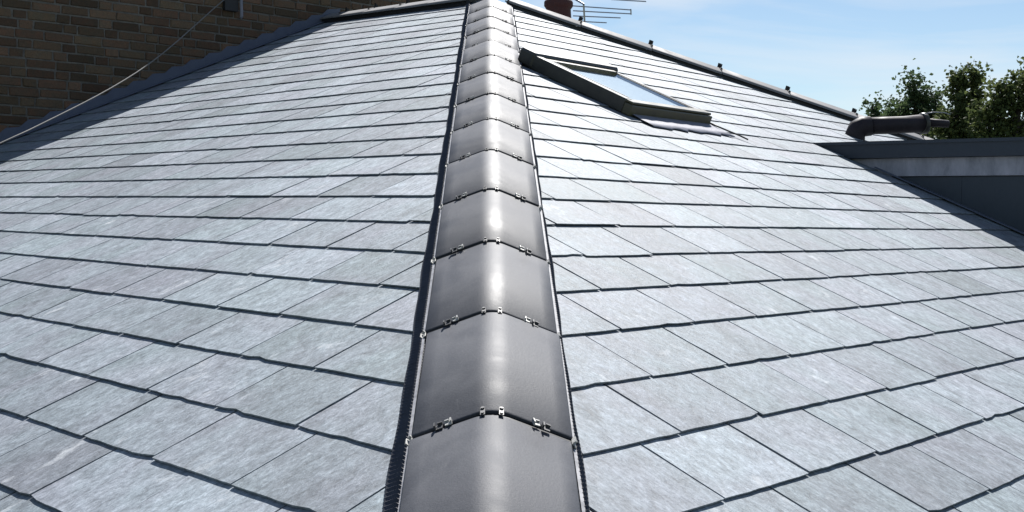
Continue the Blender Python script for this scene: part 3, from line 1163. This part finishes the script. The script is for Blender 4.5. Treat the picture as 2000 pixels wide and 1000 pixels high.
def tree(base, blobs, label, m, seed, leaf=0.085, dens=1.0):
    """blobs: list of (centre, radii) that make up the crown"""
    r = random.Random(seed)
    top = max(b_[0].z for b_ in blobs)
    cen = sum((b_[0] for b_ in blobs), Vector()) / len(blobs)
    root = empty('tree', base, label, 'tree', 'trees beyond the dormer')
    fork = Vector((base.x + (cen.x - base.x) * .6, base.y + (cen.y - base.y) * .6, min(b_[0].z for b_ in blobs) - 0.9))
    b = MB()
    b.tube([base, base.lerp(fork, .35) + Vector((.08, 0, 0)), base.lerp(fork, .7), fork], [0.24, 0.19, 0.16, 0.13], 10)
    tk = local(b.build('trunk', M_bark, root, smooth=True))
    b = MB()
    for c, rad in blobs:
        mid_ = fork.lerp(c, .5) + Vector((r.uniform(-.12, .12), r.uniform(-.12, .12), .1))
        tip = c + Vector((0, 0, rad.z * .7))
        b.tube([fork - Vector((0, 0, .1)), mid_, c, tip], [0.075, 0.05, 0.03, 0.008], 6)
        for _ in range(7):
            d = Vector((r.gauss(0, 1) * rad.x, r.gauss(0, 1) * rad.y, abs(r.gauss(0, 1)) * rad.z)) * .5
            s_ = mid_.lerp(c, r.uniform(.3, 1))
            b.tube([s_, s_ + d * .6, s_ + d * 1.1], [0.02, 0.012, 0.005], 5)
    local(b.build('limb', M_bark, root, smooth=True))
    vs, fs, cols = [], [], []
    lobes = []
    for c, rad in blobs:
        for _ in range(10):
            d = Vector((r.uniform(-1, 1), r.uniform(-1, 1), r.uniform(-1, 1)))
            q_ = r.uniform(.28, .62)
            lobes.append((c + Vector((d.x * rad.x, d.y * rad.y, d.z * rad.z)) * 1.1, rad * q_))
        lobes.append((c, rad * .7))
    for c, rad in lobes:
        vol = rad.x * rad.y * rad.z
        ncl = max(4, int(210 * dens * vol ** 0.6))
        for _ in range(ncl):
            while True:
                d = Vector((r.uniform(-1, 1), r.uniform(-1, 1), r.uniform(-1, 1)))
                if d.length < 1: break
            d = d * (d.length ** -0.25 if d.length > 0.01 else 1)
            cc = c + Vector((d.x * rad.x, d.y * rad.y, d.z * rad.z))
            cr = r.uniform(0.06, 0.15)
            tone_c = r.random()
            for _ in range(r.randint(8, 15)):
                p = cc + Vector((r.gauss(0, 1), r.gauss(0, 1), r.gauss(0, 1))) * cr * .6
                ax = Vector((r.gauss(0, 1), r.gauss(0, 1), r.gauss(0, .7))).normalized()
                sd = ax.cross(Vector((r.gauss(0, 1), r.gauss(0, 1), r.gauss(0, 1)))).normalized()
                l_ = leaf * r.uniform(.6, 1.25)
                w_ = l_ * r.uniform(.3, .42)
                n = len(vs)
                fold = ax.cross(sd) * l_ * .12
                vs += [p - ax * l_ * .5, p + sd * w_ + fold, p + ax * l_ * .5, p - sd * w_ + fold]
                fs += [(n, n + 1, n + 2), (n, n + 2, n + 3)]
                tn = min(1, max(0, tone_c * .6 + r.random() * .5))
                cols += [(tn, tn, tn)] * 4
    me = mesh('crown', vs, fs)
    set_tone(me, cols)
    local(link('crown', me, m, root))
    return root


def bl(x, y, d, rx, rz, ry=None):
    """crown lobe seen at pixel x,y at distance d, radii in pixels"""
    s_ = d / F
    return (ray_pt(x, y, d), Vector((rx * s_, (ry or rx) * s_, rz * s_)))


def gpt(x, d):
    p = ray_pt(x, 300, d)
    return Vector((p.x, p.y, -6.2))


tree(gpt(1712, 24), [bl(1703, 222, 24, 13, 30), bl(1700, 250, 24, 20, 26), bl(1718, 256, 24, 24, 24), bl(1695, 285, 24, 24, 36), bl(1738, 262, 24.5, 24, 28)],
     'small dark tree rising behind the right hip, leftmost of the trees', M_leaf1, 1, 0.075)
tree(gpt(1790, 22), [bl(1785, 182, 22, 20, 30), bl(1808, 198, 22, 24, 28), bl(1765, 215, 22, 24, 28), bl(1795, 228, 22, 38, 30), bl(1750, 245, 22.4, 24, 30), bl(1830, 240, 22, 26, 26), bl(1790, 262, 22, 60, 30), bl(1790, 295, 22, 60, 34)],
     'bushy round-topped tree directly above the bent vent pipe', M_leaf1, 2, 0.075)
tree(gpt(1880, 20), [bl(1871, 162, 20, 10, 20), bl(1904, 156, 20, 12, 18), bl(1882, 190, 20, 22, 18), bl(1895, 212, 20, 34, 20), bl(1862, 232, 20, 34, 24), bl(1905, 240, 20, 40, 26), bl(1845, 258, 20, 34, 24), bl(1885, 268, 20, 56, 24), bl(1880, 295, 20, 60, 30)],
     'tree with a forked twin-tipped crown right of the round-topped tree', M_leaf2, 3, 0.075)
tree(gpt(1985, 19), [bl(1994, 168, 19, 30, 20), bl(1962, 182, 19, 22, 20), bl(2030, 160, 19, 36, 40), bl(1942, 206, 19, 24, 18), bl(1980, 212, 19, 24, 14), bl(1930, 238, 19, 26, 20), bl(1985, 246, 19, 20, 12), bl(1945, 268, 19, 34, 16), bl(1992, 276, 19, 24, 14), bl(2040, 230, 19, 40, 40), bl(1975, 312, 19, 60, 30)],
     'open airy tree with sky gaps, cut by the right edge of the picture', M_leaf2, 4, 0.075, 0.8)
